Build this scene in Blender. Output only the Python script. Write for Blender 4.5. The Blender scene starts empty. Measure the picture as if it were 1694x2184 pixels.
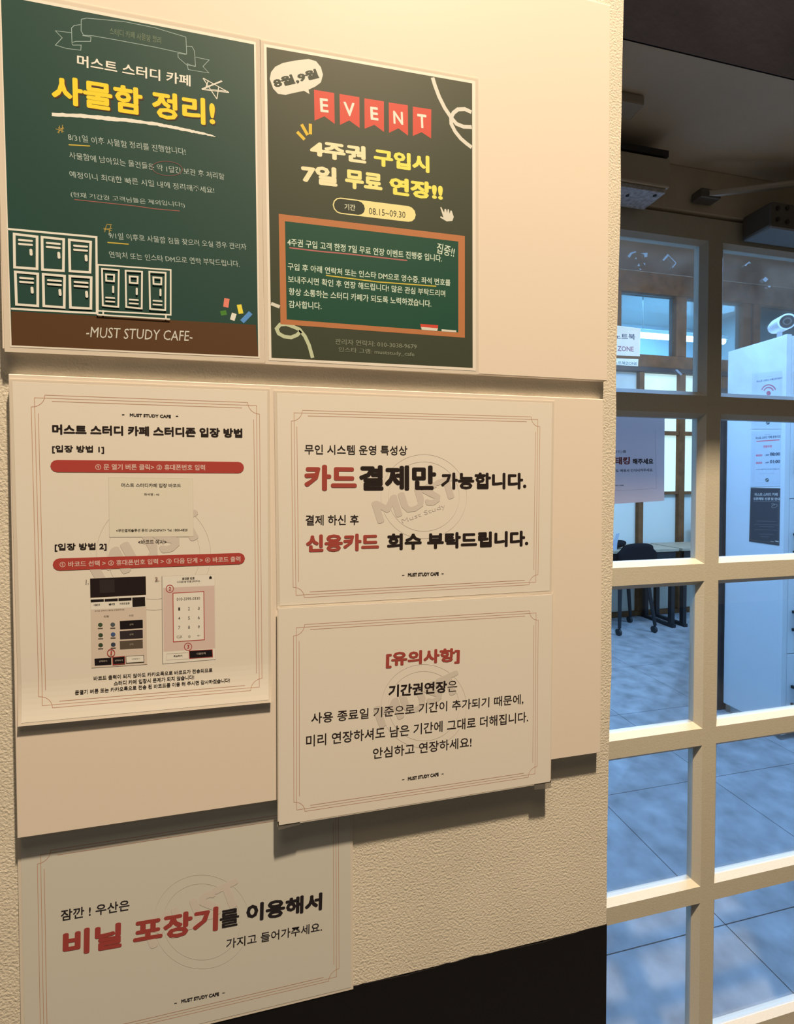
import bpy, bmesh, math, random
from mathutils import Vector, Matrix
random.seed(7)
C = bpy.context.scene.collection
S = bpy.context.scene

# ------------------------------------------------------------------ camera
F, CX, CY = 972.9, 824.976, 1048.994          # focal length and principal point, frame 1694x2184
YAW, PITCH, ROLL = -0.2166803, -0.0210975, 0.0018577
CAM = Vector((0.0, -0.4526, 1.4))
RC = Matrix.Rotation(YAW, 3, 'Z') @ Matrix.Rotation(PITCH, 3, 'X') @ Matrix.Rotation(ROLL, 3, 'Y')
cd = bpy.data.cameras.new('camera')
cam = bpy.data.objects.new('camera', cd); C.objects.link(cam)
cam.matrix_world = Matrix.Translation(CAM) @ (RC @ Matrix.Rotation(math.pi / 2, 3, 'X')).to_4x4()
cd.sensor_fit = 'VERTICAL'; cd.sensor_height = 36.0
cd.lens = 36.0 * F / 2184
cd.shift_x = -(CX - 847) / 2184
cd.shift_y = (CY - 1092) / 2184
cd.clip_start = 0.01
S.camera = cam

# ------------------------------------------------------------------ world, lamps, exposure
S.view_settings.view_transform = 'Standard'
S.view_settings.look = 'None'
S.view_settings.exposure = 0.0
S.view_settings.gamma = 1.0
S.view_settings.use_curve_mapping = False
S.cycles.max_bounces = 8
S.cycles.transparent_max_bounces = 16
w = bpy.data.worlds.new('world'); S.world = w; w.use_nodes = True
w.node_tree.nodes['Background'].inputs[0].default_value = (1.0, 0.80, 0.56, 1)
w.node_tree.nodes['Background'].inputs[1].default_value = 0.05


def lamp(name, kind, loc, energy, color, size=0.1, sy=None, aim=None):
    l = bpy.data.lights.new(name, kind)
    l.energy = energy; l.color = color
    if kind == 'AREA':
        l.shape = 'RECTANGLE' if sy else 'DISK'
        l.size = size
        if sy: l.size_y = sy
    else:
        l.shadow_soft_size = size
    o = bpy.data.objects.new(name, l); C.objects.link(o); o.location = loc
    if aim is not None:
        o.rotation_euler = (Vector(aim) - Vector(loc)).to_track_quat('-Z', 'Y').to_euler()
    return o


WARM = (1.0, 0.76, 0.50)
COOL = (0.25, 0.53, 1.05)
lamp('downlight_key', 'SPOT', (0.40, -0.75, 4.4), 1130, WARM, 0.06, aim=(0.25, -0.1, 1.2)).data.spot_size = math.radians(80)
lamp('warm_fill', 'AREA', (-0.25, -0.95, 4.2), 20, WARM, 1.0, 0.7, aim=(-.1, -0.3, 0))  # added soft fill with no fixture, softens the key's shadows
lamp('study_room_panel', 'AREA', (1.75, 1.15, 3.45), 190, COOL, 0.9, 0.9, aim=(1.75, 1.15, 0))
lamp('study_room_panel_far', 'AREA', (4.3, 1.55, 3.45), 110, COOL, 1.2, 0.6, aim=(4.3, 1.55, 0))
lamp('back_room_fill', 'AREA', (4.8, 4.7, 3.75), 110, (0.45, 0.75, 1.0), 2.5, 0.8, aim=(4.8, 5.2, 0))  # added light with no fixture, brightens the wall behind the upper panes


lamp('counter_fill', 'AREA', (3.6, 2.25, 3.5), 16, (0.95, 1.0, 0.82), 1.0, 0.3, aim=(3.7, 3.4, 0.4))  # added neutral fill with no fixture, for the lower partition and tables


# ------------------------------------------------------------------ materials
def lin(c):
    return tuple((x / 255 / 12.92) if x / 255 <= 0.04045 else ((x / 255 + 0.055) / 1.055) ** 2.4 for x in c)


EW = (0.90, 0.70, 0.475)        # what the warm light makes of white on the wall


def ink(r, g, b):
    """base colour of a print whose photographed colour under the warm lamp is r, g, b"""
    l = lin((r, g, b))
    return tuple(min(0.9, l[i] / EW[i]) for i in range(3))


_m = {}


def mat(name, col, rough=0.6, metal=0.0, coat=0.0, spec=0.5, noise=None, bump=None, emit=None, coat_rough=0.12):
    if name in _m: return _m[name]
    m = bpy.data.materials.new(name); m.use_nodes = True
    nt = m.node_tree; p = nt.nodes['Principled BSDF']
    p.inputs['Base Color'].default_value = (*col, 1)
    p.inputs['Roughness'].default_value = rough
    p.inputs['Metallic'].default_value = metal
    p.inputs['Specular IOR Level'].default_value = spec
    p.inputs['Coat Weight'].default_value = coat
    p.inputs['Coat Roughness'].default_value = coat_rough
    if emit:
        p.inputs['Emission Color'].default_value = (*emit[:3], 1); p.inputs['Emission Strength'].default_value = emit[3]
    geo = None
    if noise or bump: geo = nt.nodes.new('ShaderNodeNewGeometry')
    if noise:                                   # (scale, amount, detail)
        nz = nt.nodes.new('ShaderNodeTexNoise'); nz.inputs['Scale'].default_value = noise[0]; nz.inputs['Detail'].default_value = noise[2]
        nt.links.new(geo.outputs['Position'], nz.inputs['Vector'])
        r = nt.nodes.new('ShaderNodeMapRange'); r.inputs['From Min'].default_value = .3; r.inputs['From Max'].default_value = .7
        r.inputs['To Min'].default_value = 1 - noise[1]; r.inputs['To Max'].default_value = 1 + noise[1]
        nt.links.new(nz.outputs['Fac'], r.inputs['Value'])
        v = nt.nodes.new('ShaderNodeVectorMath'); v.operation = 'SCALE'; v.inputs[0].default_value = col
        nt.links.new(r.outputs['Result'], v.inputs['Scale']); nt.links.new(v.outputs['Vector'], p.inputs['Base Color'])
    if bump:                                    # (scale, distance, detail)
        nz = nt.nodes.new('ShaderNodeTexNoise'); nz.inputs['Scale'].default_value = bump[0]; nz.inputs['Detail'].default_value = bump[2]
        nt.links.new(geo.outputs['Position'], nz.inputs['Vector'])
        b = nt.nodes.new('ShaderNodeBump'); b.inputs['Distance'].default_value = bump[1]; b.inputs['Strength'].default_value = 1
        nt.links.new(nz.outputs['Fac'], b.inputs['Height']); nt.links.new(b.outputs['Normal'], p.inputs['Normal'])
    _m[name] = m
    return m


def pr(r, g, b):
    """print colour as a material"""
    return mat('print_%d_%d_%d' % (r, g, b), ink(r, g, b), 0.6, spec=.22, coat=0.08)


def thin_glass(name, tint=(0.95, 0.97, 0.97), haze=0.0, gloss=0.06, haze_col=(0.8, 0.85, 0.9), patch=0.0, through=.5):
    if name in _m: return _m[name]
    m = bpy.data.materials.new(name); m.use_nodes = True; nt = m.node_tree
    nt.nodes.remove(nt.nodes['Principled BSDF']); out = nt.nodes['Material Output']
    t = nt.nodes.new('ShaderNodeBsdfTransparent'); t.inputs[0].default_value = (*tint, 1)
    g = nt.nodes.new('ShaderNodeBsdfGlossy'); g.inputs['Roughness'].default_value = 0.02
    fr = nt.nodes.new('ShaderNodeLayerWeight'); fr.inputs['Blend'].default_value = 0.25
    mr = nt.nodes.new('ShaderNodeMapRange'); mr.inputs['To Min'].default_value = gloss * .6; mr.inputs['To Max'].default_value = gloss * 6
    nt.links.new(fr.outputs['Fresnel'], mr.inputs['Value'])
    mx = nt.nodes.new('ShaderNodeMixShader'); nt.links.new(mr.outputs['Result'], mx.inputs[0])
    nt.links.new(t.outputs[0], mx.inputs[1]); nt.links.new(g.outputs[0], mx.inputs[2])
    last = mx
    if haze > 0:
        d = nt.nodes.new('ShaderNodeBsdfDiffuse'); d.inputs[0].default_value = (*haze_col, 1)
        tr = nt.nodes.new('ShaderNodeBsdfTranslucent'); tr.inputs[0].default_value = (*haze_col, 1)
        ad = nt.nodes.new('ShaderNodeMixShader'); ad.inputs[0].default_value = through
        nt.links.new(d.outputs[0], ad.inputs[1]); nt.links.new(tr.outputs[0], ad.inputs[2])
        mh = nt.nodes.new('ShaderNodeMixShader'); mh.inputs[0].default_value = haze
        if patch > 0:
            ge = nt.nodes.new('ShaderNodeNewGeometry')
            nz = nt.nodes.new('ShaderNodeTexNoise'); nz.inputs['Scale'].default_value = 14; nz.inputs['Detail'].default_value = 6
            nt.links.new(ge.outputs['Position'], nz.inputs['Vector'])
            r2 = nt.nodes.new('ShaderNodeMapRange'); r2.inputs['From Min'].default_value = .35; r2.inputs['From Max'].default_value = .7
            r2.inputs['To Min'].default_value = haze; r2.inputs['To Max'].default_value = haze + patch
            nt.links.new(nz.outputs['Fac'], r2.inputs['Value']); nt.links.new(r2.outputs['Result'], mh.inputs[0])
        nt.links.new(mx.outputs[0], mh.inputs[1]); nt.links.new(ad.outputs[0], mh.inputs[2])
        last = mh
    nt.links.new(last.outputs[0], out.inputs['Surface'])
    _m[name] = m
    return m


M_PLASTER = mat('plaster', (0.75, 0.72, 0.64), 0.85, spec=.15, noise=(9, .05, 4), bump=(430, .00058, 6))
M_BLACKPAINT = mat('black_paint', (0.006, 0.005, 0.006), 0.5, spec=.25, bump=(60, .0005, 3))
M_BOARD = mat('foam_board_white', (0.86, 0.80, 0.74), 0.6, spec=.12)
M_PAPER = mat('paper', (0.87, 0.86, 0.83), 0.6, coat=.4)
M_PAPER_DULL = mat('paper_dull', (0.70, 0.72, 0.70), 0.65, coat=.25)
M_FRAME = mat('beige_enamel', (0.55, 0.53, 0.45), 0.5, spec=.3, noise=(300, .03, 3), bump=(350, .0002, 3))
M_HEADER = mat('taupe_paint', (0.60, 0.54, 0.44), 0.8, spec=.2, noise=(3, .12, 4), bump=(150, .0008, 4))
M_DARKCEIL = mat('dark_ceiling_paint', (0.015, 0.015, 0.021), 1.0, spec=0, noise=(4, .35, 4), bump=(60, .0006, 4))
M_WOOD = mat('brown_timber', (0.165, 0.074, 0.030), 0.65, spec=.12, noise=(14, .25, 6), bump=(120, .0006, 4))
M_DARKWOOD = mat('dark_timber', (0.045, 0.028, 0.022), 0.6, noise=(14, .25, 6))
M_TILE = mat('concrete_tile', (0.29, 0.29, 0.29), 0.65, spec=.2, noise=(9, .30, 15), bump=(40, .0004, 5))
M_GROUT = mat('joint_grey', (0.06, 0.065, 0.075), 0.8)
M_LOCKER = mat('white_laminate', (0.80, 0.80, 0.80), 0.45)
M_WALLW = mat('cool_white_wall', (0.62, 0.63, 0.62), 0.85)
M_BLACK = mat('black_metal', (0.012, 0.012, 0.014), 0.4)
M_RUBBER = mat('black_rubber', (0.02, 0.02, 0.022), 0.6)
M_CLOTH = mat('black_fabric', (0.012, 0.011, 0.013), 0.95, spec=.1)
M_STEEL = mat('grey_steel', (0.15, 0.14, 0.125), 0.45, metal=.6)
M_CREAM = mat('cream_plastic', (0.50, 0.45, 0.36), 0.5)
M_WHITEPL = mat('white_plastic', (0.80, 0.81, 0.83), 0.35)
M_LENS = mat('camera_lens', (0.01, 0.01, 0.015), 0.08)
M_GLASS = thin_glass('door_glass')
M_GLASS_D = thin_glass('dusty_door_glass', haze=.04, patch=.10, haze_col=(.95, .68, .5))
M_FROST = mat('frosted_panel', (0.68, 0.66, 0.56), 0.6)
M_TAPE = thin_glass('clear_tape', tint=(.9, .88, .84), haze=.15, gloss=.25, haze_col=(.9, .88, .84))
M_POUCH = thin_glass('laminate_film', tint=(.96, .95, .93), haze=.85, gloss=.08, haze_col=(.92, .88, .82), through=.12)


# ------------------------------------------------------------------ object helpers
def origin(o):
    p = Vector((0, 0, 0))
    while o is not None:
        p += o.location; o = o.parent
    return p


def mesh_obj(name, verts, faces, mats, parent=None, mi=None, smooth=False):
    """verts are in world space; the object sits at its parent's place"""
    base = origin(parent) if parent else (sum((Vector(v) for v in verts), Vector()) / max(1, len(verts)))
    me = bpy.data.meshes.new(name)
    me.from_pydata([Vector(v) - base for v in verts], [], faces)
    if not isinstance(mats, (list, tuple)): mats = [mats]
    for m in mats: me.materials.append(m)
    if mi: me.polygons.foreach_set('material_index', mi)
    if smooth: me.polygons.foreach_set('use_smooth', [True] * len(me.polygons))
    me.update()
    o = bpy.data.objects.new(name, me); C.objects.link(o)
    if parent: o.parent = parent
    else: o.location = base
    return o


def bm_obj(name, bm, mats, parent=None, smooth=False):
    vs = [v.co.copy() for v in bm.verts]; bm.verts.index_update()
    fs = [[v.index for v in f.verts] for f in bm.faces]
    mi = [f.material_index for f in bm.faces]
    o = mesh_obj(name, vs, fs, mats, parent, mi, smooth)
    bm.free()
    return o


def tag(o, label=None, cat=None, group=None, kind=None):
    if label: o['label'] = label
    if cat: o['category'] = cat
    if group: o['group'] = group
    if kind: o['kind'] = kind
    return o


def thing(name, loc, label, cat, group=None):
    o = bpy.data.objects.new(name, None); C.objects.link(o); o.location = loc
    o.empty_display_size = .05
    return tag(o, label, cat, group)


def add_box(bm, x0, x1, y0, y1, z0, z1, bevel=0.0, m=0):
    r = bmesh.ops.create_cube(bm, size=1)
    for v in r['verts']:
        v.co = Vector(((x0 + x1) / 2 + v.co.x * (x1 - x0), (y0 + y1) / 2 + v.co.y * (y1 - y0), (z0 + z1) / 2 + v.co.z * (z1 - z0)))
    fs = {f for v in r['verts'] for f in v.link_faces}
    for f in fs: f.material_index = m
    if bevel:
        es = list({e for f in fs for e in f.edges})
        bmesh.ops.bevel(bm, geom=es, offset=bevel, segments=2, affect='EDGES', profile=.5, clamp_overlap=True)


def box(name, x0, x1, y0, y1, z0, z1, m, parent=None, bevel=0.0):
    bm = bmesh.new(); add_box(bm, x0, x1, y0, y1, z0, z1, bevel)
    return bm_obj(name, bm, m, parent)


def add_tube(bm, p0, p1, r0, r1=None, seg=12, m=0):
    p0, p1 = Vector(p0), Vector(p1); r1 = r0 if r1 is None else r1
    d = p1 - p0; q = d.to_track_quat('Z', 'Y').to_matrix().to_4x4()
    r = bmesh.ops.create_cone(bm, cap_ends=True, segments=seg, radius1=r0, radius2=r1, depth=d.length,
                              matrix=Matrix.Translation((p0 + p1) / 2) @ q)
    for f in {f for v in r['verts'] for f in v.link_faces}: f.material_index = m


# ------------------------------------------------------------------ flat print on a plane, placed by where the photo shows it
def ray(x, y):
    return RC @ Vector(((x - CX) / F, 1.0, -(y - CY) / F))


class Sheet:
    """a plane with 2-D coordinates (u, v) and shapes of print lying on it"""
    def __init__(s, axis, val, zoom=(1, 0, 0), warp=None):
        s.axis, s.val, s.warp = axis, val, warp
        s.zoom = zoom
        s.parts = {}; s.k = 0; s.cur = ('illustration', 0); s.pending = []; s.base = None
        s.layer = 0.00012

    def uv(s, x, y):
        k, ox, oy = s.zoom
        d = ray(ox + x / k, oy + y / k); t = (s.val - CAM[s.axis]) / d[s.axis]
        p = CAM + d * t
        return Vector((p.x if s.axis == 1 else -p.y, p.z))

    def p3(s, q, lift=0.0):
        h = lift + (s.warp(q[0], q[1]) if s.warp else 0)
        if s.axis == 1: return Vector((q[0], s.val - h, q[1]))
        return Vector((s.val - h, -q[0], q[1]))

    def begin(s, name, keep=False):
        """from here on drawings go to a new part of this name"""
        s.k += 1; s.cur = (name, s.k)
        if keep or s.base is None: s.base = s.layer
        s.layer = s.base

    def put(s, part, vs, fs, m):
        if part == 'illustration': part = s.cur
        elif part in ('emblem', 'underline', 'tape_scrap'): s.k += 1; part = (part, s.k)
        elif isinstance(part, str): part = (part, 0)
        d = s.parts.setdefault(part, dict(v=[], f=[], mi=[], mats=[]))
        if m not in d['mats']: d['mats'].append(m)
        k = d['mats'].index(m); n = len(d['v'])
        s.layer += 0.000006
        d['v'] += [s.p3(v, s.layer) for v in vs]
        d['f'] += [[n + i for i in f] for f in fs]
        d['mi'] += [k] * len(fs)

    def poly(s, part, pts, m, world=False):
        q = [Vector(p) if world else s.uv(*p) for p in pts]
        a = sum(q[i][0] * q[(i + 1) % len(q)][1] - q[(i + 1) % len(q)][0] * q[i][1] for i in range(len(q)))
        if a < 0: q.reverse()
        s.put(part, q, [list(range(len(q)))], m)

    def stroke(s, part, pts, wmm, m, closed=False, world=False, round_ends=True, step=None):
        q = [Vector(p) if world else s.uv(*p) for p in pts]
        if closed: q = q + [q[0]]
        if s.warp and not step: step = .006
        if step:
            r = [q[0]]
            for a, b in zip(q, q[1:]):
                n = max(1, int((b - a).length / step))
                r += [a.lerp(b, i / n) for i in range(1, n + 1)]
            q = r
        hw = wmm / 2000; vs, fs = [], []
        n = len(q)
        for i in range(n):
            a = q[i - 1] if i else (q[-2] if closed else None)
            b = q[i + 1] if i < n - 1 else (q[1] if closed else None)
            d1 = (q[i] - a).normalized() if a is not None and (q[i] - a).length > 1e-9 else None
            d2 = (b - q[i]).normalized() if b is not None and (b - q[i]).length > 1e-9 else None
            d = d1 if d2 is None else d2 if d1 is None else (d1 + d2)
            if d.length < 1e-6: d = d1
            d = d.normalized(); nn = Vector((-d.y, d.x))
            k = 1.0
            if d1 is not None and d2 is not None: k = min(2.2, 1 / max(.3, abs(nn.dot(Vector((-d1.y, d1.x))))))
            vs += [q[i] - nn * hw * k, q[i] + nn * hw * k]
        for i in range(n - 1): fs.append([2 * i, 2 * i + 2, 2 * i + 3, 2 * i + 1])
        if round_ends and not closed and hw > 0.0004:
            for e, o in ((q[0], 0), (q[-1], 1)):
                k = len(vs); vs += [e + Vector((math.cos(a), math.sin(a))) * hw for a in [i * math.pi / 6 for i in range(12)]]
                fs.append(list(range(k, k + 12)))
        s.put(part, vs, fs[:n - 1], m)
        if len(fs) > n - 1:
            for f in fs[n - 1:]: s.put(part, [vs[i] for i in f], [list(range(len(f)))], m)

    def ell(s, part, c, rx, ry, wmm, m, n=40, a0=0, a1=360, fill=False, rot=0):
        cr, sr = math.cos(rot), math.sin(rot); pts = []
        for i in range(n + (0 if (a1 - a0) == 360 else 1)):
            a = math.radians(a0 + (a1 - a0) * i / n); x, y = rx * math.cos(a), ry * math.sin(a)
            pts.append((c[0] + x * cr - y * sr, c[1] + x * sr + y * cr))
        if fill: s.poly(part, pts, m)
        else: s.stroke(part, pts, wmm, m, closed=(a1 - a0) == 360)

    def text(s, body, BL, BR, TL, m, bold=0.0, part='lettering', wob=0.0, shear=0.0):
        """only noted here; print_all() makes the letters of every sheet at once"""
        s.pending.append((body, round(bold, 4), s.uv(*BL), s.uv(*BR), s.uv(*TL), m, part, wob, shear, s.layer + .000006))
        if part == 'watermark': s.layer += .000028

    def print_text(s, job):
        body, bold, A, B, T, m, part, wob, shear, layer = job
        vs, fs, (x0, x1, y0, y1) = _g[(body, bold)]
        e = B - A; nrm = Vector((-e.y, e.x)).normalized()
        h = (T - A).dot(nrm); sx, sy = 1 / (x1 - x0), h / (y1 - y0)
        L = e.length; sin = math.sin; n8 = len(vs) // 8 if bold > .014 else len(vs) + 1
        out = []
        for i, (x, y) in enumerate(vs):
            u = (x - x0) * sx; v = (y - y0) * sy
            if wob: v += wob * h * (sin(x * 3.1 + y) + .6 * sin(x * 7.3))
            if shear: u += shear * v / L
            out.append(s.p3((A.x + e.x * u + nrm.x * v, A.y + e.y * u + nrm.y * v), layer + .0000028 * (i // n8)))
        return out, fs

    def frame(s, TL, TR, BR, BL, m, part='border_line', r=.0105, g=.0026, wmm=.42):
        """triple-line frame with scooped corners"""
        a, b, c, d = [s.uv(*p) for p in (TL, TR, BR, BL)]
        cor = [a, b, c, d]
        s.stroke(part, cor, wmm, m, closed=True, world=True, step=.012)
        cen = (a + b + c + d) / 4

        def off(k):
            res = []
            for i in range(4):
                p, q0, q1 = cor[i], cor[i - 1], cor[(i + 1) % 4]
                d0, d1 = (p - q0).normalized(), (p - q1).normalized()
                res.append(p + (d0 + d1) * k)
            return res
        o = off(g); pts = []
        for i in range(4):
            p = o[i]; d0 = (cor[i - 1] - cor[i]).normalized(); d1 = (cor[(i + 1) % 4] - cor[i]).normalized()
            for j in range(7):
                t = j / 6 * math.pi / 2
                pts.append(p + d0 * (r * math.cos(t)) + d1 * (r * math.sin(t)))
        s.stroke(part, pts, wmm, m, closed=True, world=True, step=.012)
        o = off(-g)
        for i in range(4):
            p, q = o[i], o[(i + 1) % 4]; dd = (q - p).normalized() * r
            s.stroke(part, [p + dd, q - dd], wmm, m, world=True, step=.012)

    def flush(s, parent):
        for k, d in s.parts.items():
            mesh_obj(k[0], d['v'], d['f'], d['mats'], parent, d['mi'])
        s.parts = {}
        for j in s.pending: _jobs.append((s, parent, j))
        s.pending = []


_g, _jobs = {}, []


def print_all():
    """letters of all sheets: every distinct line of writing goes once through the built-in font"""
    want = {}
    for _, _, j in _jobs:
        if j[0] not in want.setdefault(j[1] if j[1] <= .014 else 0.0, []): want[j[1] if j[1] <= .014 else 0.0].append(j[0])
    plain = {}
    for off, bodies in want.items():
        t = bpy.data.curves.new('t', 'FONT'); t.resolution_u = 2; t.offset = off; t.space_line = 3.0; t.body = '\n'.join(bodies)
        o = bpy.data.objects.new('t', t); me = bpy.data.meshes.new_from_object(o)
        row = [int(round((-v.co.y + .35) / 3.0)) for v in me.vertices]; step = 3.0
        vs = [(v.co.x, v.co.y) for v in me.vertices]
        fl = [[] for _ in bodies]
        for p in me.polygons: fl[row[p.vertices[0]]].append(list(p.vertices))
        for k, b in enumerate(bodies):
            ids = sorted({i for f in fl[k] for i in f}); new = {i: n for n, i in enumerate(ids)}
            plain[(b, off)] = ([(vs[i][0], vs[i][1] + k * step) for i in ids], [[new[i] for i in f] for f in fl[k]])
        bpy.data.meshes.remove(me); bpy.data.objects.remove(o); bpy.data.curves.remove(t)
    for s, parent, j in _jobs:
        key = (j[0], j[1])
        if key not in _g:
            bold = j[1]; vs, fs = plain[(j[0], bold if bold <= .014 else 0.0)]
            if bold > .014:
                V, Fc = [], []
                for i in range(8):
                    a, n = i * math.pi / 4, len(V); V += [(x + math.cos(a) * bold, y + math.sin(a) * bold) for x, y in vs]; Fc += [[n + q for q in f] for f in fs]
                vs, fs = V, Fc
            xs = [v[0] for v in vs]; ys = [v[1] for v in vs]
            _g[key] = (vs, fs, (min(xs), max(xs), min(ys), max(ys)))
        out, fs = s.print_text(j)
        mesh_obj(j[6], out, fs, j[5], parent)


def flat_sheet(name, sh, a, b, c, d, m, parent, lift=0.0, n=1, thick=.0002):
    """a thin sheet with the four 2-D corners TL, TR, BR, BL on the plane of sh"""
    vs, fs = [], []
    for j in range(n + 1):
        for i in range(n + 1):
            q = a.lerp(b, i / n).lerp(d.lerp(c, i / n), j / n)
            vs.append(sh.p3(q, lift))
    k = len(vs)
    for j in range(n + 1):
        for i in range(n + 1):
            q = a.lerp(b, i / n).lerp(d.lerp(c, i / n), j / n)
            vs.append(sh.p3(q, lift - thick))
    g = lambda i, j: j * (n + 1) + i
    for j in range(n):
        for i in range(n):
            f = [g(i, j), g(i, j + 1), g(i + 1, j + 1), g(i + 1, j)]
            fs += [f, [x + k for x in reversed(f)]]
    for i in range(n):
        fs += [[g(i, 0), g(i + 1, 0), g(i + 1, 0) + k, g(i, 0) + k], [g(i + 1, n), g(i, n), g(i, n) + k, g(i + 1, n) + k],
               [g(0, i + 1), g(0, i), g(0, i) + k, g(0, i + 1) + k], [g(n, i), g(n, i + 1), g(n, i + 1) + k, g(n, i) + k]]
    return mesh_obj(name, vs, fs, m, parent)


def notice(name, sh, px, label, cat='notice', m=None, margin=.003, pouch=True, n=1, group=None, inset=0.0):
    """paper in a laminating pouch: Empty > paper, laminate_film and prints. px: the sheet's corners TL, TR, BR, BL in frame pixels"""
    z = sh.zoom; sh.zoom = (1, 0, 0); q = [sh.uv(*p) if not isinstance(p, Vector) else p for p in px]; sh.zoom = z
    cen = (q[0] + q[1] + q[2] + q[3]) / 4
    t = thing(name, sh.p3((q[2] + q[3]) / 2), label, cat, group)

    def grow(k):
        r = []
        for i in range(4):
            d0, d1 = (q[i] - q[i - 1]).normalized(), (q[i] - q[(i + 1) % 4]).normalized()
            r.append(q[i] + (d0 + d1) * k)
        return r
    if pouch:
        flat_sheet('laminate_film', sh, *grow(margin), M_POUCH, t, lift=0.0, n=n)
    flat_sheet('paper', sh, *grow(-inset), m or M_PAPER, t, lift=.0001, n=n, thick=.00015)
    sh.layer = .00012
    return t


# ================================================================== SETTING: near wall, header, door wall
def struct(o, kind='structure'):
    o['kind'] = kind
    return o


def wall_front():
    """near wall slab; its right end slightly uneven like trowelled plaster"""
    bm = bmesh.new()
    zs = [0.885 + i * (4.7 - 0.885) / 90 for i in range(91)]
    rnd = random.Random(3)
    prev = None
    for z in zs:
        edge = 0.3615 + min(z - 0.885, 1.2) * 0.0125 + rnd.uniform(-.0006, .0006) + .0007 * math.sin(z * 23)
        row = [bm.verts.new((-1.6, 0, z)), bm.verts.new((edge - .002, 0, z)), bm.verts.new((edge, .003, z)),
               bm.verts.new((edge, .30, z)), bm.verts.new((-1.6, .30, z))]
        if prev:
            for i in range(4): bm.faces.new((prev[i], prev[i + 1], row[i + 1], row[i]))
        prev = row
    bm.faces.new(prev)
    struct(bm_obj('wall_front', bm, M_PLASTER))
    # black painted base, its top edge a rough brushed line
    bm = bmesh.new(); n = 260; top = []; topb = []
    for i in range(n + 1):
        x = -1.6 + (0.3605 + 1.6) * i / n
        z = 0.8848 + rnd.uniform(-.0009, .0007) + .0012 * math.sin(x * 40)
        top.append(bm.verts.new((x, -.0006, z))); topb.append(bm.verts.new((x, .30, z)))
    bot = [bm.verts.new((-1.6 + (1.9605) * i / n, -.0006, 0)) for i in range(n + 1)]
    botb = [bm.verts.new((-1.6 + (1.9605) * i / n, .30, 0)) for i in range(n + 1)]
    for i in range(n):
        bm.faces.new((bot[i], bot[i + 1], top[i + 1], top[i])); bm.faces.new((top[i], top[i + 1], topb[i + 1], topb[i]))
    bm.faces.new((bot[-1], botb[-1], topb[-1], top[-1]))
    struct(bm_obj('baseboard_front', bm, M_BLACKPAINT))


wall_front()
struct(box('trim_2', 0.355, 0.4315, 0.286, 0.334, 0, 1.999, M_FRAME))
# header above the door: taupe soffit and black-painted face, door wall above the leaf, wall to the right
struct(box('trim_1', 0.375, 2.4, 0.0955, 0.335, 2.000, 2.02, M_HEADER))
struct(box('wall_upper', 0.375, 2.4, 0.0935, 0.0953, 2.0, 4.7, M_DARKCEIL))
struct(box('beam_upper', 0.375, 2.4, 0.0955, 0.335, 2.0205, 4.7, M_HEADER))
struct(box('wall_door_top', 0.432, 1.235, 0.285, 0.335, 1.918, 1.999, M_HEADER))
struct(box('wall_right', 1.2105, 2.4, 0.285, 0.335, 0, 1.999, M_HEADER))
struct(box('wall_left', -0.30, 0.36, 0.3005, 0.335, 0, 3.6, M_WALLW))
struct(box('ceiling', -1.6, 2.4, -3.2, 0.087, 4.7, 4.76, M_DARKCEIL))

# ------------------------------------------------------------------ glazed door
door = bpy.data.objects.new('door_1', None); C.objects.link(door); door.location = (.82, .30, 0)
struct(door)
XL, XR = 0.430, 1.212
ZB = [1.889, 1.5505, 1.2210, 0.8925, 0.5725, 0.2445, -.02]     # centres of the horizontal bars
GLASS_Y = .300


def bar_h(name, x0, x1, zc, core, full, parent):
    """horizontal bar: flat front face, bevels down to the glass, square back with a ledge"""
    pts = [(.288, core), (.288, -core), (.2975, -full), (.309, -full), (.309, full), (.2975, full)]
    bm = bmesh.new(); a = [bm.verts.new((x0, y, zc + z)) for y, z in pts]; b = [bm.verts.new((x1, y, zc + z)) for y, z in pts]
    n = len(pts)
    for i in range(n): bm.faces.new((a[i], a[(i + 1) % n], b[(i + 1) % n], b[i]))
    bm.faces.new(a[::-1]); bm.faces.new(b)
    bmesh.ops.recalc_face_normals(bm, faces=bm.faces)
    return bm_obj(name, bm, M_FRAME, parent)


def bar_v(name, z0, z1, xc, core, full, parent, cut=.0):
    pts = [(core, .2878), (-core, .2878), (-full, .2975), (-full, .309), (full, .309), (full, .2975)]
    bm = bmesh.new(); a = [bm.verts.new((xc + x, y, z0)) for x, y in pts]; b = [bm.verts.new((xc + x, y, z1)) for x, y in pts]
    n = len(pts)
    for i in range(n): bm.faces.new((a[i], a[(i + 1) % n], b[(i + 1) % n], b[i]))
    bm.faces.new(a[::-1]); bm.faces.new(b)
    bmesh.ops.recalc_face_normals(bm, faces=bm.faces)
    return bm_obj(name, bm, M_FRAME, parent)


bar_v('stile', 0.01, 1.9175, 0.462, .022, .030, door)
bar_v('stile', 0.01, 1.9175, 1.180, .022, .030, door)
bar_h('top_rail', XL, XR, 1.889, .0215, .0285, door)
for zc in ZB[1:5]:
    bar_h('glazing_bar', .492, 1.150, zc, .0170, .0262, door)
bar_h('bottom_rail', XL, XR, .150, .12, .128, door)
zt = [1.861, 1.525, 1.1945, .8665, .5465]; zb_ = [1.577, 1.247, .919, .599, .279]
for k in range(5):
    bar_v('glazing_bar', zb_[k] - .0262, zt[k] + .0262, .8215, .0165, .0285, door)
for k in range(5):
    for x0, x1 in ((.490, .795), (.848, 1.152)):
        box('pane', x0, x1, .2985, .3015, zb_[k] - .002, zt[k] + .002, M_GLASS_D if k == 0 else M_GLASS, door)
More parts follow.
